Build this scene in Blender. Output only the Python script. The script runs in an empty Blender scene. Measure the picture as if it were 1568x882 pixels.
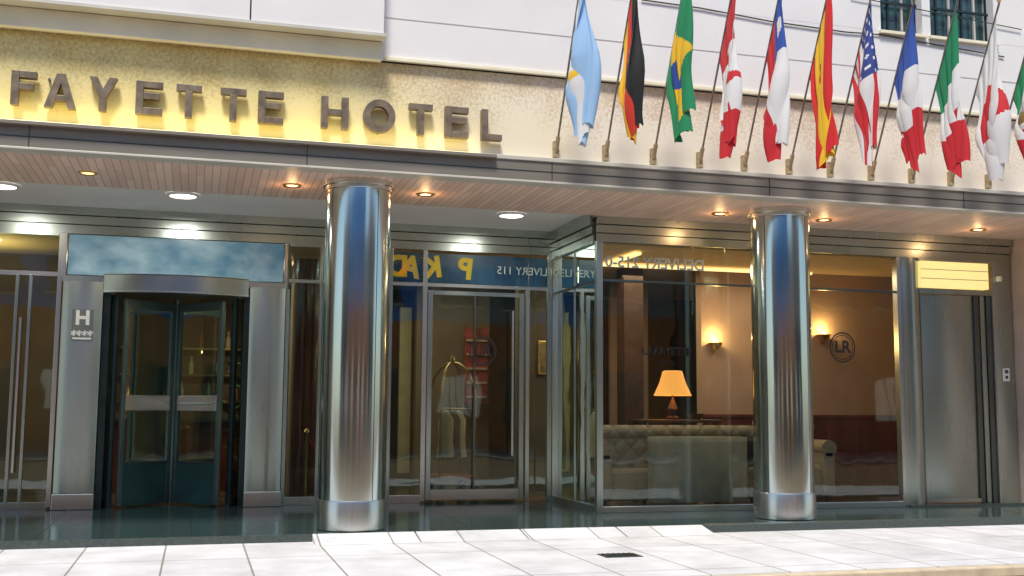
import bpy, bmesh, math, random
from mathutils import Matrix, Vector
random.seed(7)
S=bpy.context.scene
COL=bpy.context.collection
# ------------------------------------------------------------------ materials
MATS={}
def mat(name,base,rough=.5,metal=0.,var=.12,scale=4.,stretch=(1,1,1),bump=0.,base2=None,rvar=.0,emis=None,estr=0.,spec=None,coat=0.,detail=5.,bdist=.02):
    if name in MATS: return MATS[name]
    m=bpy.data.materials.new(name);m.use_nodes=True;nt=m.node_tree;N=nt.nodes;L=nt.links
    b=N["Principled BSDF"]
    b.inputs["Metallic"].default_value=metal
    b.inputs["Roughness"].default_value=rough
    if spec is not None: b.inputs["Specular IOR Level"].default_value=spec
    if coat: b.inputs["Coat Weight"].default_value=coat; b.inputs["Coat Roughness"].default_value=.05
    tc=N.new("ShaderNodeTexCoord");mp=N.new("ShaderNodeMapping");mp.inputs["Scale"].default_value=stretch
    L.new(tc.outputs["Object"],mp.inputs[0])
    nz=N.new("ShaderNodeTexNoise");nz.inputs["Scale"].default_value=scale;nz.inputs["Detail"].default_value=detail
    L.new(mp.outputs[0],nz.inputs["Vector"])
    r=N.new("ShaderNodeValToRGB");r.color_ramp.elements[0].position=.3;r.color_ramp.elements[1].position=.7
    c1=base2 if base2 else tuple(c*(1-var) for c in base)
    c2=base if base2 else tuple(min(1,c*(1+var)) for c in base)
    r.color_ramp.elements[0].color=(*c1,1);r.color_ramp.elements[1].color=(*c2,1)
    L.new(nz.outputs["Fac"],r.inputs[0]);L.new(r.outputs[0],b.inputs["Base Color"])
    if rvar:
        mr=N.new("ShaderNodeMapRange");mr.inputs[1].default_value=.3;mr.inputs[2].default_value=.7
        mr.inputs[3].default_value=max(0.02,rough-rvar);mr.inputs[4].default_value=rough+rvar
        L.new(nz.outputs["Fac"],mr.inputs[0]);L.new(mr.outputs[0],b.inputs["Roughness"])
    if bump:
        bp=N.new("ShaderNodeBump");bp.inputs["Strength"].default_value=bump;bp.inputs["Distance"].default_value=bdist
        L.new(nz.outputs["Fac"],bp.inputs["Height"]);L.new(bp.outputs[0],b.inputs["Normal"])
    if emis:
        b.inputs["Emission Color"].default_value=(*emis,1);b.inputs["Emission Strength"].default_value=estr
    MATS[name]=m;return m
def nodes(m): return m.node_tree.nodes,m.node_tree.links,m.node_tree.nodes["Principled BSDF"]

steel=mat("brushed_steel",(.50,.57,.53),.28,1,.08,.9,(1.6,1,.5),.22,rvar=.05,detail=1,bdist=.06)
steel_col=mat("polished_steel_column",(.58,.65,.63),.15,1,.08,1.3,(1.5,1.5,.7),.28,rvar=.03,detail=1.5,bdist=.02)
steel_dk=mat("dark_steel",(.18,.21,.20),.3,1,.1,1,detail=1)
steel_br=mat("bright_steel",(.68,.70,.66),.27,1,.05,1,detail=1)
frame_dk=mat("dark_frame",(.03,.05,.05),.3,.6,.2)
wingM=mat("door_frame_steel",(.14,.21,.20),.3,.8,.2,2)
teal=mat("teal_panel",(.035,.09,.09),.25,.3,.25,3)
canopyM=mat("canopy_metal",(.22,.195,.16),.5,.35,.15,2.5,(.4,1,3))
canopyL=mat("canopy_lip",(.55,.52,.45),.5,.2,.1,2)
white_ceil=mat("white_ceiling",(.80,.76,.73),.6,0,.04,1.5)
bronze=mat("bronze_letter",(.19,.145,.10),.45,.35,.35,9)
brass=mat("brass",(.75,.5,.2),.25,1,.1)
brass_d=mat("aged_brass",(.42,.30,.16),.35,1,.15)
granite=mat("dark_granite",(.05,.085,.085),.12,0,.3,60,base2=(.025,.045,.045),rvar=.04)
gran_edge=mat("granite_edge",(.05,.065,.06),.4,0,.3,30)
whitewall=mat("white_panel_wall",(.74,.715,.705),.7,0,.045,1.3)
creamw=mat("cream_ledge",(.78,.72,.54),.7,0,.08,2)
pinkwall=mat("side_wall",(.52,.41,.35),.8,0,.1,3,bump=.1)
beige=mat("lounge_wall",(.42,.28,.20),.8,0,.08,2)
brownw=mat("lobby_wall",(.14,.10,.07),.7,0,.25,1.2)
wains=mat("wood_wainscot",(.13,.035,.026),.35,0,.3,5,(1,1,.2),coat=.3)
in_ceil=mat("interior_ceiling",(.70,.52,.28),.8,0,.05)
in_floor=mat("interior_floor",(.10,.09,.07),.2,0,.3,8)
leather=mat("leather",(.25,.21,.15),.45,0,.12,12)
greyfab=mat("grey_cloth",(.24,.245,.22),.7,0,.12,6)
dkfab=mat("dark_fabric",(.02,.02,.02),.7,0,.2)
dkwood=mat("dark_wood",(.05,.025,.018),.35,0,.3,6)
redcur=mat("red_curtain",(.16,.04,.03),.8,0,.3,6,(6,6,.3))
vinyl_dk=mat("vinyl_dark",(.03,.02,.02),.5,0,.1)
vinyl_w=mat("vinyl_white",(.85,.85,.8),.5,0,.05)
refl_pale=mat("reflected_lettering_pale",(.50,.60,.58),.5,0,.2,4)  # pale tone of the reflected lettering, as a plain colour
refl_yellow=mat("reflected_glyph_yellow",(.9,.62,.03),.5,0,.05,emis=(.9,.6,.03),estr=.12)  # reflected sign's yellow, put in as colour plus a little glow
bluep=mat("reflected_banner_blue",(.05,.19,.38),.3,0,.3,1.6,base2=(.02,.09,.22))
bluesign=mat("pale_blue_panel",(.42,.60,.68),.22,0,.3,2.3,(.9,1,1.3),base2=(.04,.17,.30),emis=(.2,.42,.55),estr=.13,detail=3)
cable=mat("black_cable",(.03,.03,.03),.6)
poleM=mat("pole_metal",(.22,.19,.16),.4,.5,.3,20)
sockM=mat("socket_metal",(.42,.33,.20),.5,.4,.3,20)
green=mat("leaf_green",(.06,.13,.03),.6,0,.4,20)
asphalt=mat("asphalt",(.26,.16,.07),.85,0,.3,9,bump=.4,base2=(.08,.06,.04))
kerbM=mat("kerb_stone",(.55,.46,.33),.8,0,.15,8,bump=.2)
winM=mat("upper_window_glass",(.03,.07,.08),.08,0,.4,2,spec=.9)
def emat(name,c,s):
    return mat(name,(.8,.8,.8),.5,0,.02,emis=c,estr=s)
lampW=emat("lamp_white",(1,.96,.86),6)
lampO=emat("lamp_warm",(1,.45,.15),4)
shadeM=mat("lampshade_fabric",(.8,.45,.16),.8,0,.05,emis=(1,.38,.05),estr=.75)
boxM=mat("lit_sign_face",(.8,.7,.4),.5,0,.1,5,(.6,1,6),emis=(1,.80,.28),estr=.8)
coveM=emat("cove_light",(1,.72,.30),1.5)
coolL=emat("lobby_lamp",(.9,.95,.75),4)

def glassmat(name,tint,refl):
    m=bpy.data.materials.new(name);m.use_nodes=True;nt=m.node_tree;N=nt.nodes;L=nt.links;N.clear()
    o=N.new("ShaderNodeOutputMaterial");t=N.new("ShaderNodeBsdfTransparent");t.inputs[0].default_value=(*tint,1)
    g=N.new("ShaderNodeBsdfGlossy");g.inputs["Roughness"].default_value=.025;g.inputs["Color"].default_value=(.85,1,.95,1)
    lw=N.new("ShaderNodeFresnel");lw.inputs[0].default_value=1.5
    a=N.new("ShaderNodeMath");a.operation='MULTIPLY_ADD';a.inputs[1].default_value=1.5;a.inputs[2].default_value=refl
    nz=N.new("ShaderNodeTexNoise");nz.inputs["Scale"].default_value=.9;bp=N.new("ShaderNodeBump");bp.inputs["Strength"].default_value=.12;bp.inputs["Distance"].default_value=.05
    tc=N.new("ShaderNodeTexCoord");L.new(tc.outputs["Object"],nz.inputs["Vector"]);L.new(nz.outputs["Fac"],bp.inputs["Height"]);L.new(bp.outputs[0],g.inputs["Normal"])
    x=N.new("ShaderNodeMixShader");L.new(lw.outputs[0],a.inputs[0]);L.new(a.outputs[0],x.inputs[0]);L.new(t.outputs[0],x.inputs[1]);L.new(g.outputs[0],x.inputs[2]);L.new(x.outputs[0],o.inputs[0])
    return m
glass=glassmat("window_glass",(.90,.94,.90),.03)
glass2=glassmat("door_glass",(.66,.80,.74),.05)

# fascia stone
fasc=mat("fascia_stone",(.8,.7,.5),.75,bump=.15,scale=9)
N,L,b=nodes(fasc)
tc=N.new("ShaderNodeTexCoord");sx=N.new("ShaderNodeSeparateXYZ");L.new(tc.outputs["Object"],sx.inputs[0])
n1=N.new("ShaderNodeTexNoise");n1.inputs["Scale"].default_value=1.1;n1.inputs["Detail"].default_value=6;L.new(tc.outputs["Object"],n1.inputs["Vector"])
ad=N.new("ShaderNodeMath");ad.operation='MULTIPLY_ADD';ad.inputs[1].default_value=3.0;L.new(n1.outputs["Fac"],ad.inputs[0]);L.new(sx.outputs["X"],ad.inputs[2])
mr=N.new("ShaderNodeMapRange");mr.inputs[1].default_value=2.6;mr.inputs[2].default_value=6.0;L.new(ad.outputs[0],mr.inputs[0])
mx=N.new("ShaderNodeMix");mx.data_type='RGBA';L.new(mr.outputs[0],mx.inputs["Factor"]);mx.inputs["A"].default_value=(.80,.68,.32,1);mx.inputs["B"].default_value=(.79,.72,.61,1)  # warm sign glow is partly mixed into the stone colour on the left
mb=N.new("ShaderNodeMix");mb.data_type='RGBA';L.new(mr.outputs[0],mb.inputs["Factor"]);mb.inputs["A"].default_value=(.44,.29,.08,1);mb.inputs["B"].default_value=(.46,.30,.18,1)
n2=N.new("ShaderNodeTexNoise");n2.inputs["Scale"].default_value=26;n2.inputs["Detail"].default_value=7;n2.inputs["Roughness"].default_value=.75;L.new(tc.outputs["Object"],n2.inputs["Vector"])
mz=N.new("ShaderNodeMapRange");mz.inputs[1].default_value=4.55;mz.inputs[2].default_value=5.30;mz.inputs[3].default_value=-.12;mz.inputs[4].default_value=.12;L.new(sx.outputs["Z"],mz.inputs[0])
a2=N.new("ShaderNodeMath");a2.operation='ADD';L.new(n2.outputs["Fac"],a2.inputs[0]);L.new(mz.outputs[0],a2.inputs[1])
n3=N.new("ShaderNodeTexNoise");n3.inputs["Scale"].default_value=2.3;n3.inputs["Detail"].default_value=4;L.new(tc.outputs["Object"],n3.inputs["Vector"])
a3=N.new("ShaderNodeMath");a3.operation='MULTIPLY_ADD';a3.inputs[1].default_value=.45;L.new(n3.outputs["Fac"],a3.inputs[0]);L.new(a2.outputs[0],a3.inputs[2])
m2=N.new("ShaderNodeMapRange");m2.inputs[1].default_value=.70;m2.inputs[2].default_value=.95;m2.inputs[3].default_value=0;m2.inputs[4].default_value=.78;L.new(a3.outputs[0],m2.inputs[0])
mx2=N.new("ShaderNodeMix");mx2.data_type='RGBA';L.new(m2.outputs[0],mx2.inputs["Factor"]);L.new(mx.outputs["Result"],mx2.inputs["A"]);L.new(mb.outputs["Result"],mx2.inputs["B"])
L.new(mx2.outputs["Result"],b.inputs["Base Color"])

wood=mat("wood_slats",(.5,.33,.26),.5,bump=.0)
N,L,b=nodes(wood)
tc=N.new("ShaderNodeTexCoord");bk=N.new("ShaderNodeTexBrick");bk.offset=.5
mp=N.new("ShaderNodeMapping");mp.inputs["Rotation"].default_value=(0,0,math.radians(90));L.new(tc.outputs["Object"],mp.inputs[0])
L.new(mp.outputs[0],bk.inputs["Vector"]);bk.inputs["Scale"].default_value=1;bk.inputs["Brick Width"].default_value=1.1;bk.inputs["Row Height"].default_value=.09
bk.inputs["Mortar Size"].default_value=.005;bk.inputs["Color1"].default_value=(.82,.61,.49,1);bk.inputs["Color2"].default_value=(.68,.48,.38,1);bk.inputs["Mortar"].default_value=(.42,.26,.2,1)
L.new(bk.outputs["Color"],b.inputs["Base Color"])

slab=mat("sidewalk_slabs",(.7,.68,.66),.7,bump=.05)
N,L,b=nodes(slab)
tc=N.new("ShaderNodeTexCoord");bk=N.new("ShaderNodeTexBrick");bk.offset=.0
mp=N.new("ShaderNodeMapping");mp.inputs["Location"].default_value=(.25,.5,0);L.new(tc.outputs["Object"],mp.inputs[0])
L.new(mp.outputs[0],bk.inputs["Vector"]);bk.inputs["Scale"].default_value=1;bk.inputs["Brick Width"].default_value=.80;bk.inputs["Row Height"].default_value=1.7
bk.inputs["Mortar Size"].default_value=.010;bk.inputs["Color1"].default_value=(.68,.68,.695,1);bk.inputs["Color2"].default_value=(.60,.60,.61,1);bk.inputs["Mortar"].default_value=(.27,.25,.22,1)
nz=N.new("ShaderNodeTexNoise");nz.inputs["Scale"].default_value=1.7;nz.inputs["Detail"].default_value=9;nz.inputs["Roughness"].default_value=.65;L.new(tc.outputs["Object"],nz.inputs["Vector"])
rr=N.new("ShaderNodeMapRange");rr.inputs[1].default_value=.35;rr.inputs[2].default_value=.6;rr.inputs[3].default_value=.78;rr.inputs[4].default_value=1;L.new(nz.outputs["Fac"],rr.inputs[0])
mm=N.new("ShaderNodeMix");mm.data_type='RGBA';mm.blend_type='MULTIPLY';mm.inputs["Factor"].default_value=1;L.new(bk.outputs["Color"],mm.inputs["A"]);L.new(rr.outputs[0],mm.inputs["B"])
L.new(mm.outputs["Result"],b.inputs["Base Color"])
farslab=mat("far_pavement",(.30,.29,.27),.8,0,.15,2)

# ------------------------------------------------------------------ helpers
def empty(name,parent=None):
    o=bpy.data.objects.new(name,None);COL.objects.link(o);o.parent=parent;return o
def addmesh(name,verts,faces,m,parent=None,smooth=False):
    me=bpy.data.meshes.new(name);me.from_pydata(verts,[],faces);me.update()
    if m: me.materials.append(m)
    o=bpy.data.objects.new(name,me);COL.objects.link(o);o.parent=parent
    if smooth:
        for p in me.polygons:p.use_smooth=True
    return o
def box(name,par,m,x0,x1,y0,y1,z0,z1,bev=0):
    v=[(x,y,z) for z in(z0,z1) for y in(y0,y1) for x in(x0,x1)]
    f=[(0,2,3,1),(4,5,7,6),(0,1,5,4),(1,3,7,5),(3,2,6,7),(2,0,4,6)]
    o=addmesh(name,v,f,m,par)
    if bev:
        md=o.modifiers.new("b","BEVEL");md.width=bev;md.segments=2
    return o
def bulge(name,par,m,x0,x1,yf,yb,z0,z1,bl=.04,n=20):
    """panel with a gently convex front face"""
    pts=[(x0+(x1-x0)*i/n, yf+bl*((2*i/n-1)**2)) for i in range(n+1)]
    v=[(x,y,z0) for x,y in pts]+[(x,y,z1) for x,y in pts]+[(x0,yb,z0),(x1,yb,z0),(x0,yb,z1),(x1,yb,z1)]
    k=n+1;f=[(i,i+1,k+i+1,k+i) for i in range(n)]
    f+=[(2*k,0,k,2*k+2),(n,2*k+1,2*k+3,k+n)]
    f.append(tuple([2*k+2]+list(range(k,2*k))+[2*k+3]))
    o=addmesh(name,v,f,m,par,True);md=o.modifiers.new("e","EDGE_SPLIT");md.split_angle=math.radians(35);return o
def obox(name,par,m,c,size,rot=(0,0,0),bev=0):
    sx,sy,sz=[s/2 for s in size]
    o=box(name,par,m,-sx,sx,-sy,sy,-sz,sz,bev);o.location=c;o.rotation_euler=rot;return o
def lathe(name,par,m,prof,c,seg=48,a0=0,a1=2*math.pi,smooth=True):
    full=abs(a1-a0-2*math.pi)<1e-6;n=seg if full else seg+1
    v=[];f=[]
    for i in range(n):
        a=a0+(a1-a0)*i/seg
        for r,z in prof: v.append((c[0]+r*math.cos(a),c[1]+r*math.sin(a),c[2]+z))
    k=len(prof)
    for i in range(seg):
        j=(i+1)%n
        for q in range(k-1): f.append((i*k+q,j*k+q,j*k+q+1,i*k+q+1))
    o=addmesh(name,v,f,m,par,smooth)
    if smooth:
        md=o.modifiers.new("e","EDGE_SPLIT");md.split_angle=math.radians(35)
    return o
def tube(name,par,m,pts,r,seg=10):
    cu=bpy.data.curves.new(name,'CURVE');cu.dimensions='3D';s=cu.splines.new('POLY');s.points.add(len(pts)-1)
    for p,q in zip(s.points,pts):p.co=(*q,1)
    cu.bevel_depth=r;cu.bevel_resolution=3;cu.use_fill_caps=True;cu.materials.append(m)
    o=bpy.data.objects.new(name,cu);COL.objects.link(o);o.parent=par;return o
def text(name,par,m,s,x,y,z,size,mirror=False,ext=.002,rz=0,w=None,bold=0):
    cu=bpy.data.curves.new(name,'FONT');cu.body=s;cu.size=size;cu.extrude=ext;cu.align_x='CENTER';cu.align_y='CENTER';cu.offset=bold
    cu.materials.append(m);o=bpy.data.objects.new(name,cu);COL.objects.link(o);o.parent=par
    o.location=(x,y,z);o.rotation_euler=(math.radians(90),0,rz)
    if mirror:o.scale=(-1,1,1)
    return o
def prism(name,par,m,poly,y0,y1):
    n=len(poly);v=[(x,y0,z) for x,z in poly]+[(x,y1,z) for x,z in poly]
    f=[tuple(range(n)),tuple(range(2*n-1,n-1,-1))]+[(i,i+n,(i+1)%n+n,(i+1)%n) for i in range(n)]
    o=addmesh(name,v,f,m,par)
    bm=bmesh.new();bm.from_mesh(o.data);bmesh.ops.recalc_face_normals(bm,faces=bm.faces);bm.to_mesh(o.data);bm.free();return o
def vplane(name,par,m,x0,x1,y,z0,z1):
    return addmesh(name,[(x0,y,z0),(x1,y,z0),(x1,y,z1),(x0,y,z1)],[(0,1,2,3)],m,par)
def area(name,loc,sx,sy,col,e,rot=(0,0,0),par=None):
    l=bpy.data.lights.new(name,'AREA');l.shape='RECTANGLE';l.size=sx;l.size_y=sy;l.color=col;l.energy=e
    o=bpy.data.objects.new(name,l);COL.objects.link(o);o.location=loc;o.rotation_euler=rot;o.parent=par;return o
def point(name,loc,col,e,r=.06,par=None):
    l=bpy.data.lights.new(name,'POINT');l.color=col;l.energy=e;l.shadow_soft_size=r
    o=bpy.data.objects.new(name,l);COL.objects.link(o);o.location=loc;o.parent=par;return o

# ------------------------------------------------------------------ ground
addmesh("ground",[(-150,-150,-.26),(150,-150,-.26),(150,150,-.26),(-150,150,-.26)],[(0,1,2,3)],asphalt)
box("road",None,asphalt,-60,60,-1.5,9.20,-.5,-.17)
box("kerb",None,kerbM,-60,60,9.20,9.34,-.5,-.085,.015)
box("sidewalk",None,slab,-60,60,9.34,12.62,-.5,-.08)
box("far_sidewalk",None,farslab,-60,60,-6.8,-1.5,-.5,-.10)
pf=empty("porch_floor")
box("granite_floor",pf,granite,-9,12.3,12.66,16.6,-.4,0)
box("granite_riser",pf,gran_edge,6.05,12.3,12.5,12.66,-.4,.015,.01)
box("granite_riser_left",pf,gran_edge,-9,1.3,12.622,12.66,-.4,.002)
for i in range(13): box("floor_joint",pf,frame_dk,-8+i*1.6,-7.992+i*1.6,12.67,16.3,0,.001)
box("floor_joint_x",pf,frame_dk,-9,12.2,14.2,14.208,0,.0012)
rm=empty("entrance_ramp")
for i,(a,c) in enumerate([(1.3,2.45),(2.47,3.7),(3.72,4.9),(4.92,6.04)]):
    addmesh("ramp_slab_%d"%i,[(a,12.25,-.078),(c,12.25,-.078),(c,12.66,.001),(a,12.66,.001),(a,12.66,-.2),(c,12.66,-.2)],[(0,1,2,3),(0,3,4),(1,5,2)],slab,rm)
dc=empty("drain_cover")
box("frame",dc,steel_dk,4.02,4.42,10.62,10.9,-.1,-.072,.004)
for i in range(6): box("bar_%d"%i,dc,frame_dk,4.06+i*.057,4.085+i*.057,10.65,10.87,-.072,-.066)

# ------------------------------------------------------------------ building shell
H=empty("hotel_building")
box("upper_mass",H,whitewall,-12,14,12.8,24,4.3,13)
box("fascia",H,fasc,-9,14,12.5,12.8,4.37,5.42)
box("fascia_ledge_shadow_gap",H,frame_dk,1.95,14,12.52,12.8,5.42,5.445)
for i,(a,c,z0,z1) in enumerate([(-9,14,5.445,6.48),(-9,8.66,6.483,8.3),(9.31,9.44,6.483,8.3),(10.47,14,6.483,8.3),(-9,14,8.303,13)]):
    box("upper_wall_%d"%i,H,whitewall,a,c,12.46,12.8,z0,z1)
jg=mat("joint_grey",(.5,.49,.48),.8)
box("panel_joint_h",H,jg,1.95,14,12.455,12.46,5.95,5.96)
box("ledge_trim",H,creamw,1.98,14,12.42,12.46,5.43,5.475,.005)
box("balcony_slab",H,whitewall,-9,.42,12.2,12.46,5.66,8,.008)
box("balcony_slab_b",H,whitewall,.435,1.92,12.2,12.46,5.66,8,.008)
box("balcony_drip",H,canopyL,-9,1.95,12.17,12.46,5.625,5.66)
box("cream_ledge",H,creamw,-9,1.93,12.36,12.46,5.40,5.62,.01)
for nm,a,c in (("upper_window",8.66,9.31),("upper_window",9.44,10.47)):
    w=empty(nm,H);vplane("glass",w,winM,a,c,12.68,6.48,8.3)
    n=3 if c-a<.8 else 5
    for i in range(n+1):
        x=a+(c-a)*i/n;box("bar_%d"%i,w,frame_dk if i%2 else canopyL,x-.014,x+.014,12.6,12.63,6.48,8.3)
    for j in range(5):
        z=6.52+j*.4;box("rail_%d"%j,w,frame_dk,a,c,12.57,12.6,z,z+.03)
    box("sill",w,creamw,a-.04,c+.04,12.4,12.6,6.44,6.478)
box("canopy_bar",H,canopyM,-9,12.3,12.38,12.8,4.10,4.365,.01)
box("canopy_bar_lip",H,canopyL,-9,12.3,12.36,12.5,4.345,4.395,.006)
box("canopy_bar_edge",H,canopyL,-9,12.3,12.37,12.6,4.085,4.11,.004)
box("canopy_bar_groove",H,frame_dk,-9,12.3,12.375,12.38,4.22,4.228)
for i in range(7): box("canopy_joint",H,frame_dk,-7.6+i*2.9,-7.592+i*2.9,12.374,12.381,4.112,4.344)
box("wood_soffit",H,wood,-9,12.3,12.6,14.3,4.09,4.3)
box("wood_soffit_bay",H,wood,5.305,12.3,14.3,14.5,4.092,4.3)
box("white_ceiling",H,white_ceil,-9,5.40,14.302,16.5,4.17,4.3)
box("side_wall",H,pinkwall,12.22,14,12.81,24,-.3,4.3)
box("left_side_wall",H,pinkwall,-9.4,-9,12.81,24,-.3,4.3)
def band(x0,x1,y,z0,z1,tag):
    h=z1-z0
    box("band_a_"+tag,H,steel,x0,x1,y-.10,y+.05,z1-h*.30,z1)
    box("band_b_"+tag,H,steel,x0,x1,y-.06,y+.05,z1-h*.64,z1-h*.33)
    box("band_c_"+tag,H,steel,x0,x1,y-.03,y+.05,z0,z1-h*.67)
    box("band_core_"+tag,H,frame_dk,x0,x1,y-.02,y+.04,z0+.01,z1-.01)
band(-9,5.29,16.4,3.80,4.168,"back")
band(5.30,12.2,14.4,3.74,4.088,"bay")
for i,(o,z0,z1) in enumerate([(.06,3.985,4.17),(.03,3.865,3.97),(.01,3.74,3.85)]):
    box("bay_side_band_%d"%i,H,steel,5.30-o,5.38,14.46,16.36,z0,z1)
# ------------------------------------------------------------------ storefront back plane
SF=empty("glass_storefront",H)
def mull(x,z0,z1,w=.05,m=steel,y=16.4,d=.08): box("mullion",SF,m,x-w/2,x+w/2,y-d/2,y+d/2,z0,z1,.004)
def rail(x0,x1,z,h=.05,m=steel,y=16.4,d=.07): box("rail",SF,m,x0,x1,y-d/2+.003,y+d/2-.003,z-h/2,z+h/2,.003)
vplane("left_glass",SF,glass2,-9,-1.86,16.41,.05,3.8)
for x in (-6.5,-5.2,-3.9,-2.75,-2.42,-2.25): mull(x,.03,3.2 if x>-2.5 else 3.8,.04,steel)
mull(-1.88,.03,3.8,.06,steel_br)
rail(-9,-1.9,3.22,.06,steel_br);rail(-9,-1.9,.05,.10,steel);rail(-9,-1.9,3.78,.04)
box("pull_handle",SF,steel_br,-2.36,-2.33,16.3,16.33,.5,2.6)
bulge("pillar_left",SF,steel,-1.82,-1.30,16.22,16.5,0.22,3.12,.07)
box("pillar_left_foot",SF,steel_br,-1.83,-1.29,16.21,16.5,0,.215,.01)
bulge("pillar_right",SF,steel,.70,1.20,16.22,16.5,0.22,3.12,.07)
box("pillar_right_foot",SF,steel_br,.69,1.21,16.21,16.5,0,.215,.01)
box("frame_over",SF,steel,-1.84,1.22,16.3,16.5,3.122,3.2)
ps=empty("illuminated_panel",H)
box("panel",ps,bluesign,-1.78,1.16,16.33,16.45,3.22,3.78)
mull(-1.83,3.2,3.8,.05,steel_br);mull(1.20,3.12,3.8,.05,steel_br)
vplane("sidelight_glass",SF,glass2,1.22,2.75,16.41,.08,3.8)
mull(1.24,.0,3.12,.05,steel);mull(1.72,.05,3.8,.04);rail(1.25,2.75,3.25,.05);rail(1.25,2.75,.06,.12,steel_br);rail(1.25,2.75,3.78,.04)
vplane("door_glass",SF,glass2,2.75,5.28,16.41,.08,3.25);vplane("transom_glass",SF,glass,2.75,5.28,16.41,3.28,3.78)
mull(2.76,.0,3.8,.05);mull(3.28,.03,3.8,.07,steel_br);mull(5.26,0,3.8,.07)
rail(2.75,5.28,3.27,.05,steel_br);rail(2.75,3.25,.06,.12,steel_br)
gd=empty("glass_door",H)
for x in (3.36,4.80): box("stile",gd,steel,x-.035,x+.035,16.33,16.37,.05,3.18,.004)
box("stile_b",gd,steel_br,4.87,4.93,16.34,16.4,.0,3.25,.004)
box("head",gd,steel,3.40,4.76,16.335,16.37,3.12,3.18);box("foot",gd,steel_br,3.40,4.76,16.335,16.37,.05,.20)
box("stile_c",gd,steel_dk,4.05,4.07,16.35,16.38,.2,3.12)
box("handle",gd,steel_br,4.62,4.65,16.24,16.27,.7,2.9)
bb=empty("reflected_banner",H)  # reflection of a sign across the street, modelled as flat boards and glyphs
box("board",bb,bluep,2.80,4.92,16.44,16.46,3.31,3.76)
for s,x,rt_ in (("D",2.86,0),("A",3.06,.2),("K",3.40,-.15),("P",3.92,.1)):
    o=text("reflected_glyph_"+s,bb,refl_yellow,s,x,16.435,3.53,.44,mirror=True,bold=.018);o.rotation_euler[1]=rt_
box("reflected_board_b",bb,bluep,4.94,5.24,16.44,16.46,3.31,3.76)

# ------------------------------------------------------------------ bay
BY=empty("lounge_window_bay",H)
vplane("front_glass",BY,glass,5.40,10.14,14.41,.08,3.74)
def bmull(x,z0,z1,w,m=steel,y0=14.35,y1=14.47): box("mullion",BY,m,x-w/2,x+w/2,y0,y1,z0,z1,.004)
bmull(5.345,0,3.738,.09,steel,14.35,14.45)
bmull(10.15,0,3.738,.06,steel_br)
box("transom",BY,steel_dk,5.39,10.12,14.375,14.44,3.185,3.215)
box("sill",BY,steel_br,5.39,10.12,14.36,14.46,0.0,.085,.006)
addmesh("side_glass",[(5.345,14.45,.08),(5.345,16.34,.08),(5.345,16.34,3.74),(5.345,14.45,3.74)],[(0,1,2,3)],glass,BY)
box("side_transom",BY,steel_dk,5.32,5.37,14.45,16.34,3.185,3.215)
box("side_sill",BY,steel,5.31,5.38,14.45,16.34,0,.085)
box("side_back_post",BY,steel_br,5.30,5.38,16.34,16.42,0,3.738)
box("side_mullion",BY,steel,5.333,5.357,15.4,15.43,.085,3.74)
SD=empty("service_door",H)
bulge("wall_left",SD,steel,10.185,10.52,14.345,14.5,0,3.738,.04)
bulge("wall_right",SD,steel,11.86,12.2,14.36,14.5,0,3.738,.02)
box("head",SD,steel,10.522,11.858,14.37,14.5,3.20,3.27)
box("head_b",SD,steel,10.522,11.858,14.37,14.5,3.715,3.738)
bulge("leaf",SD,steel,10.56,11.55,14.45,14.52,.04,3.19,.035)
box("kick",SD,steel_br,10.56,11.55,14.44,14.449,.04,.10)
for i,x in enumerate((11.56,11.65,11.74)): box("jamb_%d"%i,SD,steel if i==1 else steel_dk,x,x+.08,14.45-.025*i,14.5,.0,3.2,.004)
box("jamb_outer",SD,steel_br,11.825,11.858,14.36,14.5,0,3.2)
box("jamb_left",SD,steel_dk,10.522,10.555,14.40,14.5,0,3.2)
box("step",SD,gran_edge,10.2,12.2,14.28,14.345,0,.03)
for z in (.6,1.7,2.8): box("hinge",SD,steel_br,10.545,10.57,14.42,14.46,z,z+.12)
lp=empty("lit_sign_box",H)
box("face",lp,boxM,10.53,11.75,14.33,14.46,3.29,3.69,.01)
for z in (3.42,3.56): box("louvre",lp,canopyL,10.53,11.75,14.322,14.33,z,z+.010)
box("cap",lp,steel_br,10.51,11.77,14.32,14.47,3.69,3.712)
db=empty("doorbell_panel",H)
box("plate",db,vinyl_w,11.95,12.07,14.335,14.355,1.88,2.08,.005);box("button",db,frame_dk,11.99,12.03,14.328,14.335,1.92,1.96);box("grille",db,steel_dk,11.98,12.04,14.33,14.335,2.0,2.05)
box("camera_bracket",db,vinyl_w,11.90,11.95,14.27,14.36,3.42,3.5,.01)

# ------------------------------------------------------------------ columns
for k,(x,y) in enumerate(((1.80,13.14),(7.52,13.24))):
    c=empty("steel_column")
    lathe("shaft",c,steel_col,[(.39,.33),(.39,4.0)],(x,y,0),96)
    lathe("base_collar",c,steel_br,[(.0,.345),(.398,.345),(.403,.33),(.403,.01),(.0,.01)],(x,y,0),96)
    lathe("top_ring",c,steel_br,[(.392,3.98),(.40,3.985),(.40,4.03),(.425,4.035),(.425,4.086),(.0,4.086)],(x,y,0),96)
    for a in (-150,-62,30,120):
        a=math.radians(a);lathe("seam",c,frame_dk,[(.3915,.34),(.3915,3.97)],(x,y,0),1,a,a+.02)

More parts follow.
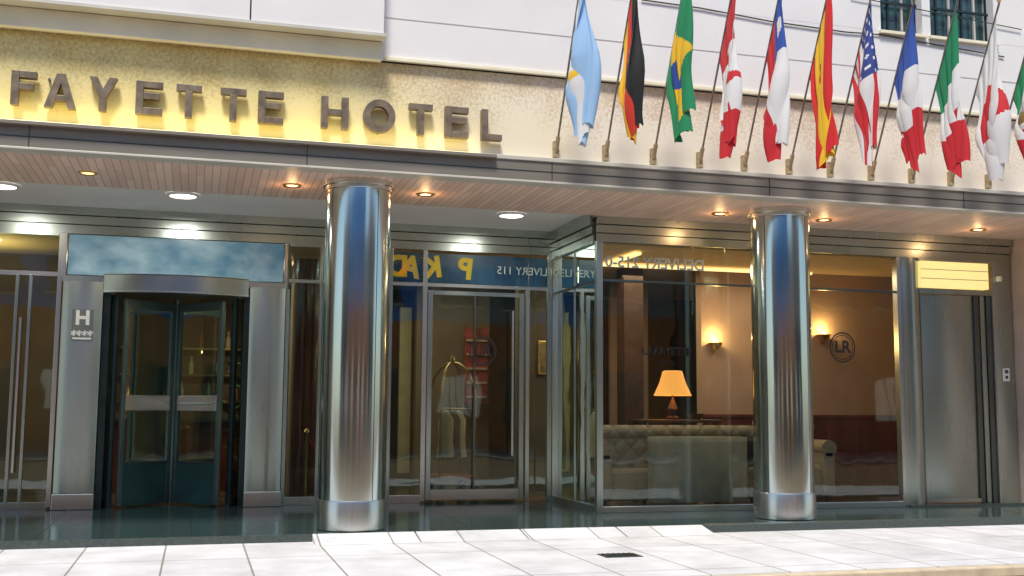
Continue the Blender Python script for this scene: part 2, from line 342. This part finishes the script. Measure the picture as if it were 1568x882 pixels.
# ------------------------------------------------------------------ revolving door
RD=empty("revolving_door")
cx,cy=-.31,16.95;R=1.0
ha=math.asin(.985/2.2);ca0,ca1=1.5*math.pi-ha,1.5*math.pi+ha
lathe("curved_canopy",RD,steel,[(1.3,2.98),(2.2,2.98),(2.2,3.24),(1.3,3.24)],(cx,18.26,0),40,ca0,ca1)
lathe("canopy_line",RD,steel_br,[(2.205,2.985),(2.205,3.01)],(cx,18.26,0),40,ca0,ca1)
lathe("canopy_line_top",RD,steel_dk,[(2.204,3.222),(2.204,3.235)],(cx,18.26,0),40,ca0,ca1)
lathe("drum_ceiling",RD,steel_dk,[(0,2.975),(R,2.975)],(cx,cy,0),40)
for sgn,nm in ((-1,"left"),(1,"right")):
    aa=math.radians(270+sgn*78);ab=math.radians(270+sgn*54)
    lo,hi=min(aa,ab),max(aa,ab)
    lathe("drum_glass_"+nm,RD,glass2,[(R,.1),(R,2.96)],(cx,cy,0),12,lo,hi)
    for a in (aa,ab):
        obox("drum_post",RD,frame_dk,(cx+R*math.cos(a),cy+R*math.sin(a),1.48),(.07,.07,2.96),(0,0,a))
    lathe("drum_base",RD,teal,[(R+.01,0),(R+.01,.12)],(cx,cy,0),12,lo,hi)
tube("centre_post",RD,wingM,[(cx,cy,0),(cx,cy,2.97)],.04)
al=math.atan2(-.66,-.70)
for w in range(4):
    a=al+w*math.pi/2
    g=empty("wing_%d"%w,RD);g.location=(cx,cy,0);g.rotation_euler=(0,0,a)
    box("stile_in",g,wingM,.045,.11,-.025,.025,.03,2.9,.004)
    box("stile_out",g,wingM,.88,.95,-.025,.025,.03,2.9,.004)
    box("top",g,wingM,.11,.88,-.024,.024,2.78,2.9)
    box("mid",g,steel_br,.10,.89,-.035,.035,1.34,1.56,.006)
    box("bottom",g,teal,.11,.88,-.022,.022,.03,.60)
    box("bot_line",g,steel_dk,.11,.88,-.028,.028,.6,.63)
    vplane("glass_lo",g,glass2,.11,.88,0,.63,1.34);vplane("glass_hi",g,glass2,.11,.88,0,1.56,2.78)
    tube("push_bar",g,steel_br,[(.14,-.06,1.45),(.85,-.06,1.45)],.014)
box("back_frame_l",RD,frame_dk,-1.29,-1.2,16.35,16.9,0,2.975);box("back_frame_r",RD,frame_dk,.62,.69,16.35,16.9,0,2.975)
box("head_trim",RD,frame_dk,-1.29,.69,16.42,16.5,3.0,3.12)

pl=empty("hotel_rating_plaque",H)
box("plate",pl,mat("plaque_back",(.24,.27,.25),.4,.6),-1.68,-1.40,16.20,16.215,2.30,2.72)
text("letter_h",pl,vinyl_w,"H",-1.54,16.195,2.60,.27,bold=.010)
text("stars",pl,vinyl_w,"****",-1.54,16.195,2.36,.17,bold=.004);box("bar",pl,vinyl_w,-1.66,-1.42,16.195,16.2,2.31,2.335)

# ------------------------------------------------------------------ lettering
LT=empty("hotel_name_lettering")
z0,z1=4.56,4.93;hh=z1-z0;t=.078;YF,YB=12.37,12.46
def bar(x0,x1,za,zb,n,off=0): box(n,LT,bronze,x0,x1,YF+off,YB-off,za,zb,.004)
def let(ch,a,b):
    if ch in "EFL":
        bar(a,a+t,z0,z1,ch+"_stem")
        if ch in "EL":bar(a+t,b,z0,z0+t*.95,ch+"_foot",.003)
        if ch in "EF":
            bar(a+t,b,z1-t*.95,z1,ch+"_top",.003);bar(a+t,b-.03,z0+hh*.46,z0+hh*.46+t*.9,ch+"_mid",.003)
    elif ch=="T":
        m=(a+b)/2;bar(a,b,z1-t*.95,z1,"T_top",.003);bar(m-t/2,m+t/2,z0,z1-t*.95,"T_stem")
    elif ch=="H":
        bar(a,a+t,z0,z1,"H_l");bar(b-t,b,z0,z1,"H_r");bar(a+t,b-t,z0+hh*.42,z0+hh*.42+t*.9,"H_bar",.003)
    elif ch=="A":
        m=(a+b)/2;s=t*.55
        prism("A_l",LT,bronze,[(a,z0),(a+t*1.05,z0),(m,z1-t*1.3),(m,z1),(m-s,z1)],YF,YB)
        prism("A_r",LT,bronze,[(b,z0),(b-t*1.05,z0),(m,z1-t*1.3),(m,z1),(m+s,z1)],YF,YB)
        bar(a+.07,b-.07,z0+hh*.2,z0+hh*.2+t*.8,"A_bar",.003)
    elif ch=="Y":
        m=(a+b)/2;zm=z0+hh*.45
        prism("Y_l",LT,bronze,[(a,z1),(a+t*1.1,z1),(m,zm+t),(m,zm-.03),(m-t/2,zm-.01)],YF,YB)
        prism("Y_r",LT,bronze,[(b,z1),(b-t*1.1,z1),(m,zm+t),(m,zm-.03),(m+t/2,zm-.01)],YF,YB)
        bar(m-t/2,m+t/2,z0,zm-.011,"Y_stem",.003)
    elif ch=="O":
        n=40;v=[];f=[];mx_=(a+b)/2;mz_=(z0+z1)/2
        for i in range(n):
            q=2*math.pi*i/n
            for rx,rz in (((b-a)/2,hh/2+.01),((b-a)/2-t,hh/2-t*.9)):
                for y in (YF,YB): v.append((mx_+rx*math.cos(q),y,mz_+rz*math.sin(q)))
        for i in range(n):
            A=i*4;B=((i+1)%n)*4
            f+=[(A,B,B+1,A+1),(A+2,A+3,B+3,B+2),(A,A+2,B+2,B),(A+1,B+1,B+3,A+3)]
        addmesh("O_ring",v,f,bronze,LT)
        box("standoff",LT,steel_dk,mx_-.012,mx_+.012,YB-.01,12.5,z0-.005,z0+.02)
        return
    box("standoff",LT,steel_dk,a+.02,a+.044,YB-.01,12.5,z1-.06,z1-.036)
for ch,a,b_ in [("L",-2.85,-2.62),("A",-2.52,-2.21),("F",-2.0,-1.75),("A",-1.67,-1.35),("Y",-1.23,-.94),("E",-.75,-.47),("T",-.33,-.06),("T",.14,.42),("E",.55,.83),("H",1.25,1.56),("O",1.73,2.10),("T",2.26,2.54),("E",2.69,2.97),("L",3.13,3.38)]:
    let(ch,a,b_)
sl=empty("sign_strip_light",H)
box("housing",sl,canopyM,-3.6,3.3,12.30,12.355,4.34,4.375)
area("strip",(-.2,12.33,4.385),6.6,.04,(1,.82,.30),13,(math.radians(180-18),0,0),sl)

# ------------------------------------------------------------------ flags
FR=(.62,.02,.03);FW=(.80,.79,.78);FB=(.03,.09,.40);FG=(.01,.25,.10);FY=(.90,.55,.02);FK=(.015,.015,.015);FLB=(.36,.58,.85)
def f_arg(u,v):
    if (u-.5)**2*2+(v-.5)**2<.003:return FY
    return FW if .33<v<.67 else FLB
def f_ger(u,v):
    if abs(u-.5)<.10 and abs(v-.5)<.15 and abs(math.sin(u*40)+math.cos(v*31))>.5: return FK if v>.4 else FY
    return FK if v<.33 else ((.70,.04,.02) if v<.67 else (.90,.48,.02))
def f_bra(u,v):
    if ((u-.5)*1.5)**2+(v-.5)**2<.045:return (.02,.07,.35)
    return FY if abs(u-.5)/.44+abs(v-.5)/.42<1 else FG
def f_can(u,v):
    if u<.25 or u>.75:return FR
    a=abs(u-.5)*2;b=abs(v-.5)
    if a+b<.28 or (a<.42 and abs(v-.45)<.05) or (a<.04 and b<.32):return FR
    return FW
def f_chi(u,v):
    if v<.5:
        if u<.33: return FW if ((u-.165)*1.5)**2+(v-.25)**2<.008 else FB
        return FW
    return FR
def f_spa(u,v):
    if ((u-.32)*1.5)**2+(v-.5)**2<.012:return FR
    return (.68,.02,.02) if v<.25 or v>.75 else FY
def f_usa(u,v):
    if u<.42 and v<.54:
        return FW if (math.sin(u*75)*math.sin(v*58)>.62) else (.03,.06,.28)
    return FR if int(v*13)%2==0 else FW
def f_fra(u,v): return FB if u<.33 else (FW if u<.67 else FR)
def f_ita(u,v): return FG if u<.33 else (FW if u<.67 else FR)
def f_jap(u,v): return FR if ((u-.5)*1.5)**2+(v-.5)**2<.085 else FW
def f_mex(u,v):
    if ((u-.5)*1.5)**2+(v-.5)**2<.02:return (.25,.15,.05)
    return FG if u<.33 else (FW if u<.67 else FR)
clothM=bpy.data.materials.new("flag_cloth");clothM.use_nodes=True
N,L,b=nodes(clothM);at=N.new("ShaderNodeVertexColor");at.layer_name="Col"
b.inputs["Roughness"].default_value=.75;b.inputs["Sheen Weight"].default_value=.1
tr=N.new("ShaderNodeBsdfTranslucent");ms=N.new("ShaderNodeMixShader");ms.inputs[0].default_value=.18
L.new(at.outputs[0],b.inputs["Base Color"]);L.new(at.outputs[0],tr.inputs[0]);L.new(b.outputs[0],ms.inputs[1]);L.new(tr.outputs[0],ms.inputs[2]);L.new(ms.outputs[0],N["Material Output"].inputs[0])
flags=[("argentine_flag",4.08,f_arg,6.62,4.42),("german_flag",4.72,f_ger,6.62,4.50),("brazilian_flag",5.35,f_bra,6.62,4.55),("canadian_flag",5.98,f_can,6.6,4.42),("chilean_flag",6.60,f_chi,6.6,4.42),("spanish_flag",7.24,f_spa,6.6,4.40),("american_flag",7.84,f_usa,6.55,4.42),("french_flag",8.45,f_fra,6.55,4.42),("italian_flag",9.07,f_ita,6.52,4.42),("japanese_flag",9.68,f_jap,6.55,4.38),("mexican_flag",10.28,f_mex,6.55,4.6)]
for k,(nm,x,fn,zt,zb) in enumerate(flags):
    rnd=random.Random(k*13+5)
    F=empty(nm)
    B=Vector((x,12.44,4.53));T=Vector((x,12.44-(zt-4.53)*.50,zt))
    d=(T-B).normalized()
    tube("pole",F,poleM,[tuple(B),tuple(T+d*.06)],.013)
    lathe("finial",F,brass,[(0,0),(.025,.02),(.03,.045),(.018,.075),(0,.085)],tuple(T+d*.05),12)
    tube("socket",F,sockM,[tuple(B-d*.03),tuple(B+d*.15)],.028)
    box("bracket_plate",F,sockM,x-.035,x+.035,12.44,12.5,4.43,4.63,.006)
    nu,nv=90,84
    H1=T-d*.04;H2=T-d*(1.0+.2*rnd.random())
    ph=rnd.random()*6;ph2=rnd.random()*6;amp=.066+.04*rnd.random();nf=2.6+rnd.random()*1.3;lean=rnd.uniform(-.04,.05);pu=rnd.uniform(.8,2.6);skew=rnd.uniform(-.12,.12)
    P=[]
    for i in range(nu+1):
        u=i/nu
        for j in range(nv+1):
            v=j/nv
            h=H1.lerp(H2,v)
            ez=zb+.34*abs(v-.75-skew)+.07*math.sin(v*11+ph)
            e=Vector((x+lean+.05-.10*v,H1.y+.08+.14*v,ez))
            s=u**.9
            yy=h.y+(e.y-h.y)*(1-(1-u)**2.2); zz=h.z+(e.z-h.z)*s
            xx=h.x+(e.x-h.x)*u
            g=min(1,u*2.0)**.8
            vv=v+.05*math.sin(5*u+ph2)
            a1=2*math.pi*nf*vv+ph+pu*u
            fold=math.sin(a1)+.40*math.sin(2*math.pi*nf*2.1*vv+ph2-2.2*u)
            fy=math.cos(a1+.6)+.4*math.cos(2*math.pi*nf*2.1*vv+ph2-2.2*u)
            w=(1-.30*max(0,u-.6)/.4)*(.8+.3*math.sin(6*u+ph))
            xx+=amp*g*w*fold+.03*math.sin(5*u+ph2)*u;yy+=amp*.9*g*w*fy;zz-=.03*g*abs(fold)
            P.append((xx,yy,zz))
    fc=[];cc=[]
    for i in range(nu):
        for j in range(nv):
            q=i*(nv+1)+j;fc.append((q,q+1,q+nv+2,q+nv+1));cc.append(fn((i+.5)/nu,(j+.5)/nv))
    o=addmesh("cloth",P,fc,clothM,F,True)
    ca=o.data.color_attributes.new("Col",'FLOAT_COLOR','CORNER')
    for p,c in zip(o.data.polygons,cc):
        for li in p.loop_indices: ca.data[li].color=(*c,1)
tube("facade_cable",H,cable,[(5.2,12.44,6.52),(6.0,12.44,6.5),(7.0,12.44,6.43),(8.1,12.44,6.40),(8.66,12.44,6.42),(10.6,12.44,6.30)],.009)
tube("facade_cable_b",H,cable,[(8.2,12.43,6.9),(10.9,12.43,6.72)],.007)

# ------------------------------------------------------------------ ceiling lamps
for i,(x,y) in enumerate(((1.03,13.45),(2.69,13.50),(6.82,13.6),(8.44,13.61),(11.03,13.64),(-1.3,13.45),(-3.4,13.45))):
    d=empty("soffit_downlight")
    lathe("ring",d,brass,[(.075,-.012),(.11,-.016),(.115,0)],(x,y,4.088),32)
    lathe("bulb",d,lampO,[(0,-.01),(.05,-.009),(.07,-.004)],(x,y,4.088),24)
    if i<5: point("glow",(x,y,3.98),(1,.55,.25),3,.05,d)
for i,(x,y) in enumerate(((-.26,14.91),(4.24,14.99),(-2.45,14.95),(-5,14.95))):
    d=empty("ceiling_light")
    lathe("ring",d,white_ceil,[(.17,-.03),(.21,-.02),(.22,0)],(x,y,4.168),32)
    lathe("lens",d,lampW,[(0,-.03),(.14,-.028),(.17,-.02)],(x,y,4.168),24)
    if i<3: area("glow",(x,y,4.10),.3,.3,(1,.95,.85),20,(0,0,0),d)

# ------------------------------------------------------------------ interior
IN=empty("hotel_interior",H)
box("floor",IN,in_floor,-9,12.2,16.6,23.5,-.4,-.005);box("floor_bay",IN,in_floor,5.4,12.2,14.5,16.6,-.4,.003)
box("lobby_ceiling",IN,in_ceil,-9,12.2,16.5,23.5,3.84,4.0)
box("lounge_ceiling",IN,in_ceil,5.4,12.2,14.47,16.498,3.72,3.9)
box("rear_wall",IN,brownw,-9,12.2,22.5,22.8,0,3.84)
box("lounge_wall",IN,beige,8.15,12.2,17.0,17.2,0,3.84)
box("wainscot",IN,wains,8.15,12.2,16.95,17.0,0,1.28)
box("wainscot_rail",IN,wains,8.13,12.2,16.93,17.0,1.28,1.34,.01)
for i in range(7): box("wainscot_panel",IN,wains,8.3+i*.55,8.7+i*.55,16.935,16.95,.2,1.1,.012)
box("lounge_side",IN,beige,12.0,12.15,14.52,16.92,0,3.72)
box("partition",IN,brownw,5.4,6.9,18.6,18.8,0,3.84)
box("dark_pillar",IN,dkwood,7.0,7.35,17.6,17.95,0,3.84)
box("far_panel",IN,beige,7.4,8.15,19.3,19.4,0,3.84)
pa=empty("framed_picture",IN);box("frame",pa,brass,5.75,6.25,18.55,18.6,2.0,2.6,.01);box("canvas",pa,mat("canvas_paint",(.3,.2,.12),.7,0,.6,5),5.8,6.2,18.54,18.549,2.05,2.55)
cv=empty("cove_lighting",IN)
box("strip_a",cv,coveM,5.8,9.8,16.2,16.32,3.66,3.70);box("strip_b",cv,coveM,6.1,6.2,14.9,16.1,3.66,3.70)
area("lounge_light",(7.9,15.9,3.6),3.2,1.2,(1,.76,.50),46,(0,0,0),cv)
area("lounge_light_deep",(6.9,17.3,3.7),1.5,.8,(1,.75,.45),26,(0,0,0),cv)
box("lobby_column_a",IN,beige,1.5,2.0,18.6,19.1,0,3.84)
for i in range(7):
    lathe("red_drape",IN,redcur,[(.09,0.05),(.075,1.5),(.09,3.7)],(1.5+i*.12,17.3,0),10)
box("lobby_wall_mid",IN,brownw,3.9,5.3,20.2,20.4,0,3.84)
box("lobby_wall_left",IN,brownw,-9,-2.1,19.2,19.4,0,3.84)
box("red_display",IN,mat("red_display",(.22,.03,.025),.5,0,.7,6),4.75,5.2,19.9,19.95,1.5,2.9)
for i in range(5): box("display_shelf",IN,beige,4.78,5.17,19.86,19.9,1.6+i*.26,1.64+i*.26)
for i in range(5): box("tall_panel",IN,mat("panel_cream",(.42,.36,.22),.6),2.4+i*.42,2.62+i*.42,20.6,20.7,.2,3.3)
dk=empty("reception_desk",IN);box("front",dk,wains,-1.6,1.2,19.3,19.5,0,1.15);box("top",dk,granite,-1.7,1.3,19.2,19.9,1.15,1.2)
for i in range(3): box("shelf",dk,brass,-1.4,1.0,22.2,22.4,1.5+i*.5,1.53+i*.5)
for i in range(14):
    c=random.choice([(.7,.6,.3),(.15,.3,.2),(.5,.15,.08),(.6,.6,.55)])
    lathe("bottle",dk,mat("bottle_%d"%(i%4),c,.2),[(0,0),(.05,0),(.05,.2),(.02,.26),(.02,.34),(0,.34)],(-1.3+i*.17,22.3,1.53+.5*(i%3)),10)
for x,y in ((-.9,18.2),(0.2,18.2),(3.1,18),(4.4,18),(-3,17.6)):
    ld=empty("lobby_ceiling_lamp",IN);lathe("lens",ld,coolL,[(0,-.02),(.12,-.02),(.15,0)],(x,y,3.83),20)
area("lobby_a",(-.3,18.6,3.75),2.5,1.2,(1,.9,.65),46,(0,0,0),IN)
area("lobby_b",(3.8,18.6,3.75),2.5,1.5,(1,.85,.55),46,(0,0,0),IN)
area("lobby_c",(-4,17.8,3.3),2.5,1,(1,.78,.38),40,(math.pi,0,0),IN)
PT=empty("potted_plant");lathe("pot",PT,dkwood,[(0,0),(.16,0),(.22,.42),(.19,.42),(0,.38)],(.75,18.3,0),20)
lv=[];lf=[]
for i in range(160):
    a=random.random()*6.28;e=random.uniform(.2,1.4);r=random.uniform(.1,.45);z=.5+random.random()*1.6
    c=Vector((.75+r*math.cos(a)*.8,18.3+r*math.sin(a)*.8,z));dv=Vector((math.cos(a)*.8,math.sin(a)*.8,random.uniform(-.4,.7))).normalized()*.2;sd=dv.cross(Vector((0,0,1))).normalized()*.035
    n=len(lv);lv+=[tuple(c),tuple(c+dv*.5+sd),tuple(c+dv),tuple(c+dv*.5-sd)];lf.append((n,n+1,n+2,n+3))
addmesh("leaves",lv,lf,green,PT);tube("stem",PT,dkwood,[(.75,18.3,.4),(.77,18.3,1.4),(.73,18.3,2.0)],.015)
LC=empty("luggage_cart");X,Y=4.0,17.6
box("deck",LC,mat("cart_carpet",(.16,.05,.04),.9),X-.32,X+.32,Y-.5,Y+.5,.28,.34,.02)
for sx in (-.28,.28):
    for sy in (-.45,.45):
        pts=[(X+sx,Y+sy,.3),(X+sx,Y+sy,1.5)]
        for q in range(1,7):
            a=q/6*math.pi/2;pts.append((X+sx*math.cos(a),Y+sy*math.cos(a),1.5+.65*math.sin(a)))
        tube("arch",LC,brass_d,pts,.02)
        lathe("wheel",LC,frame_dk,[(0,0),(.07,.02),(.09,.1),(.07,.18),(0,.2)],(X+sx,Y+sy,0.02),14)
tube("rail",LC,brass_d,[(X-.28,Y-.45,1.4),(X+.28,Y-.45,1.4),(X+.28,Y+.45,1.4),(X-.28,Y+.45,1.4),(X-.28,Y-.45,1.4)],.012)
lathe("finial",LC,brass_d,[(0,0),(.05,.04),(.03,.1),(0,.14)],(X,Y,2.14),14)
for i,(dx,c) in enumerate(((-.12,(.35,.30,.24)),(.02,(.10,.09,.08)),(.14,(.42,.36,.28)))):
    lathe("garment_%d"%i,LC,mat("garment_cloth_%d"%i,c,.85),[(0,1.38),(.05,1.36),(.13,1.22),(.12,.9),(.15,.62),(0,.6)],(X+dx,Y-.1+.12*i,0),12)
RS=empty("rope_stanchion")
for x in (1.62,2.3):
    lathe("post",RS,brass,[(0,0),(.15,.0),(.15,.03),(.03,.05),(.025,1.0),(.05,1.04),(0,1.1)],(x,16.95,0),16)
tube("rope",RS,mat("rope_velvet",(.4,.02,.02),.8),[(1.62+.68*i/10,16.95,.95-.28*math.sin(math.pi*i/10)) for i in range(11)],.025)
TL=empty("table_lamp");X,Y=7.01,15.65
lathe("shade",TL,shadeM,[(.13,.40),(.15,.39),(.20,.22),(.29,.02)],(X,Y,1.60),40)
lathe("body",TL,dkwood,[(0,0),(.10,.0),(.10,.03),(.04,.06),(.08,.16),(.03,.28),(.015,.32),(.015,.5)],(X,Y,1.26),24)
point("bulb",(X,Y,1.8),(1,.62,.28),9,.07,TL)
CT=empty("console_table");box("top",CT,dkwood,X-.6,X+.75,Y-.16,Y+.3,1.21,1.26,.01)
for dx in (-.52,.67):
    for dy in (-.1,.25): box("leg",CT,dkwood,X+dx-.03,X+dx+.03,Y+dy-.03,Y+dy+.03,0.004,1.21)
fl=empty("flower_bowl");lathe("bowl",fl,dkwood,[(0,0),(.08,0),(.14,.09),(.12,.09),(0,.03)],(X+.38,Y,1.26),20)
def sofa(x0,x1,y0,y1,par=None,hgt=1.18):
    s=empty("tufted_sofa")
    box("seat",s,leather,x0+.2,x1-.2,y0+.05,y1-.22,.22,.56,.06)
    box("base",s,leather,x0+.05,x1-.05,y0+.08,y1,.1,.24,.02)
    nx,nz=int((x1-x0)/.015),60;v=[];f=[]
    for i in range(nx+1):
        for j in range(nz+1):
            x=x0+(x1-x0)*i/nx;z=.5+(hgt-.5)*j/nz
            a=(x/.28+z/.28)*math.pi;c=(x/.28-z/.28)*math.pi
            p=abs(math.sin(a)*math.sin(c))**.35
            roll=.05*math.sin(math.pi*min(1,max(0,(z-hgt+.2)/.2)))
            v.append((x,y1-.22-.028*p-roll,z))
    for i in range(nx):
        for j in range(nz):
            q=i*(nz+1)+j;f.append((q,q+nz+1,q+nz+2,q+1))
    addmesh("tufted_back",v,f,leather,s,True)
    box("back_core",s,leather,x0+.01,x1-.01,y1-.215,y1,.12,hgt-.005,.04)
    for xx in (x0,x1-.22):
        box("arm",s,leather,xx,xx+.22,y0,y1-.25,.1,.80,.05);
        o=lathe("arm_roll",s,leather,[(0,0),(.13,0),(.13,y1-y0-.28),(0,y1-y0-.28)],(0,0,0),20);o.rotation_euler=(math.radians(-90),0,0);o.location=(xx+.11,y0+.0,.82)
        for yy in (y0+.1,y1-.1): lathe("foot",s,dkwood,[(.03,0),(.04,.1)],(xx+.11,yy,.004),10)
    return s
sofa(5.55,8.55,14.95,15.48)
sofa(8.72,9.72,15.5,16.4,hgt=1.25)
DT=empty("draped_table")
v=[];f=[]
xa,xb,ya,yb=6.28,7.72,14.62,14.92
def per(n=160):
    pts=[];P_=2*((xb-xa)+(yb-ya))
    for i in range(n):
        s=i/n*P_
        if s<xb-xa: p=(xa+s,ya,0,-1)
        elif s<xb-xa+yb-ya: p=(xb,ya+s-(xb-xa),1,0)
        elif s<2*(xb-xa)+yb-ya: p=(xb-(s-(xb-xa)-(yb-ya)),yb,0,1)
        else: p=(xa,yb-(s-2*(xb-xa)-(yb-ya)),-1,0)
        pts.append((p,s))
    return pts
pp=per();nl=10
for l in range(nl+1):
    tt=l/nl;z=1.02-.92*tt
    for (x,y,nx_,ny_),s in pp:
        o=.035*tt*math.sin(s*17)*(.6+.4*math.sin(s*5));v.append((x+nx_*o,y+ny_*o,z))
n=len(pp)
for l in range(nl):
    for i in range(n): f.append((l*n+i,(l+1)*n+i,(l+1)*n+(i+1)%n,l*n+(i+1)%n))
f.append(tuple(range(n)))
addmesh("cloth",v,f,greyfab,DT,True)
AC=empty("armchair")
box("seat",AC,dkfab,7.85,8.35,14.58,14.9,.4,.55,.05);
lathe("back",AC,dkfab,[(.30,.4),(.33,.95),(.30,1.0),(.26,.95),(.24,.4)],(8.12,14.85,0),24,math.radians(-60),math.radians(150))
for dx in (.05,.45):
    for dy in (.05,.28): box("leg",AC,dkwood,7.85+dx-.02,7.85+dx+.02,14.58+dy-.02,14.58+dy+.02,.004,.4)
for x,z in ((8.36,2.53),(10.42,2.72)):
    s=empty("wall_sconce");yy=16.93
    lathe("bowl",s,brass,[(0,-.12),(.07,-.09),(.13,0),(.12,0),(.06,-.07),(0,-.09)],(x,yy-.03,z),24)
    lathe("bulb",s,lampO,[(0,-.05),(.05,-.03),(.05,.03),(0,.05)],(x,yy-.03,z),16)
    box("arm",s,brass,x-.02,x+.02,yy,yy+.07,z-.16,z-.08)
    point("glow",(x,yy-.07,z+.09),(1,.68,.25),13,.05,s)
def logo(x,y,z,par_name="glass_logo"):
    g=empty(par_name,H)
    for r,wd in ((.215,.022),(.175,.012)):
        n=48;v=[];f=[]
        for i in range(n):
            q=2*math.pi*i/n
            for rr in (r,r-wd): v.append((x+rr*math.cos(q),y,z+rr*1.05*math.sin(q)))
        for i in range(n):
            A=i*2;B=((i+1)%n)*2;f.append((A,B,B+1,A+1))
        addmesh("ring",v,f,vinyl_dk,g)
    text("monogram",g,vinyl_dk,"LR",x,y,z,.24,ext=.001,bold=.008)
logo(4.18,16.32,2.28);logo(9.15,14.34,2.34)
tx=empty("window_lettering",H)
text("name",tx,vinyl_dk,"LAFAYETTE",6.37,14.39,2.22,.15,bold=.003);text("sub",tx,vinyl_dk,"HOTEL",6.37,14.39,2.06,.08)
text("reflected_number",tx,refl_pale,"DELIVERY 215-0",6.2,14.39,3.46,.22,mirror=True,bold=.004)  # this and the side text: reflected lettering modelled as flat mirrored text
text("reflected_number_side",tx,refl_pale,"DELIVERY 115",4.9,16.30,3.52,.17,mirror=True)

# ------------------------------------------------------------------ opposite side of the street (seen in reflections)
addglow=emat("added_highlight_glow",(1,.82,.55),.35)  # unseen glowing panes added to put highlights on the steel columns
def opp(name,x0,x1,h,m,lower):
    o=empty(name);box("unseen_wall",o,m,x0,x1,-14,-7,4.6,h);box("unseen_ground_floor",o,lower,x0,x1,-14,-7.0,-.3,4.6)
    n=max(2,int((x1-x0)/2.4))
    for i in range(n):
        xa=x0+.4+(x1-x0-.4)*i/n;xb=xa+(x1-x0)/n-1.0
        z=5.2
        while z+1.3<h:
            box("unseen_window",o,winM,xa,xb,-7.0,-6.95,z,z+1.3);box("sill",o,creamw,xa-.1,xb+.1,-7.0,-6.85,z-.1,z);z+=2.4
        if i%3==0: box("added_glow_pane",o,addglow,xa,xb,-7.0,-6.95,1.2,2.6)
        else: box("unseen_shop_door",o,winM,xa,xb,-7.0,-6.95,0,2.8)
        for q in range(3): box("unseen_window_bar",o,frame_dk,xa+(xb-xa)*(q+.9)/3.8,xa+(xb-xa)*(q+.9)/3.8+.05,-6.95,-6.93,.6,2.7)
    return o
dkst=mat("dark_stone",(.07,.07,.065),.7);terra=mat("terracotta_reflection_wall",(.60,.24,.09),.8);bluef=mat("blue_reflection_facade",(.06,.30,.80),.5,0,.2,2)  # blue and terracotta of the unseen houses picked to tint the column reflections
opp("unseen_opposite_building",-30,-13,9,beige,dkst);opp("unseen_opposite_building",-12.9,8,8.6,bluef,terra);opp("unseen_opposite_building",8.1,16,7,mat("grey_facade",(.35,.37,.36),.8),terra);opp("unseen_opposite_building",16.1,32,9,beige,dkst)
# ------------------------------------------------------------------ world, sun, camera
W=bpy.data.worlds.new("World");S.world=W;W.use_nodes=True
nt=W.node_tree;sk=nt.nodes.new("ShaderNodeTexSky");sk.sky_type='NISHITA';sk.sun_disc=False
el=math.radians(60);az=math.radians(200)
sk.sun_elevation=el;sk.sun_rotation=az
nt.links.new(sk.outputs[0],nt.nodes["Background"].inputs[0]);nt.nodes["Background"].inputs[1].default_value=.15
sd=bpy.data.lights.new("sun",'SUN');sd.energy=4.3;sd.angle=math.radians(12);sd.color=(1,.95,.86)
so=bpy.data.objects.new("sun",sd);COL.objects.link(so)
dirv=Vector((math.sin(az)*math.cos(el),math.cos(az)*math.cos(el),math.sin(el)))
so.rotation_euler=dirv.to_track_quat('Z','Y').to_euler()
yaw,pitch,roll=.2767,.1092,.0070
cy_,sy_=math.cos(yaw),math.sin(yaw);cp,sp=math.cos(pitch),math.sin(pitch)
fw=Vector((sy_*cp,cy_*cp,sp));rt=Vector((cy_,-sy_,0));up=rt.cross(fw)
r0=rt*math.cos(roll)+up*math.sin(roll);r1=-rt*math.sin(roll)+up*math.cos(roll)
cm=bpy.data.cameras.new("camera");cm.sensor_width=36;cm.lens=1691/1568*36;cm.clip_end=600;cm.clip_start=.05
co=bpy.data.objects.new("camera",cm);COL.objects.link(co)
m4=Matrix(((r0.x,r1.x,-fw.x,0),(r0.y,r1.y,-fw.y,0),(r0.z,r1.z,-fw.z,1.4),(0,0,0,1)))
co.matrix_world=m4;S.camera=co
S.view_settings.view_transform='Standard';S.view_settings.look='None';S.view_settings.exposure=0
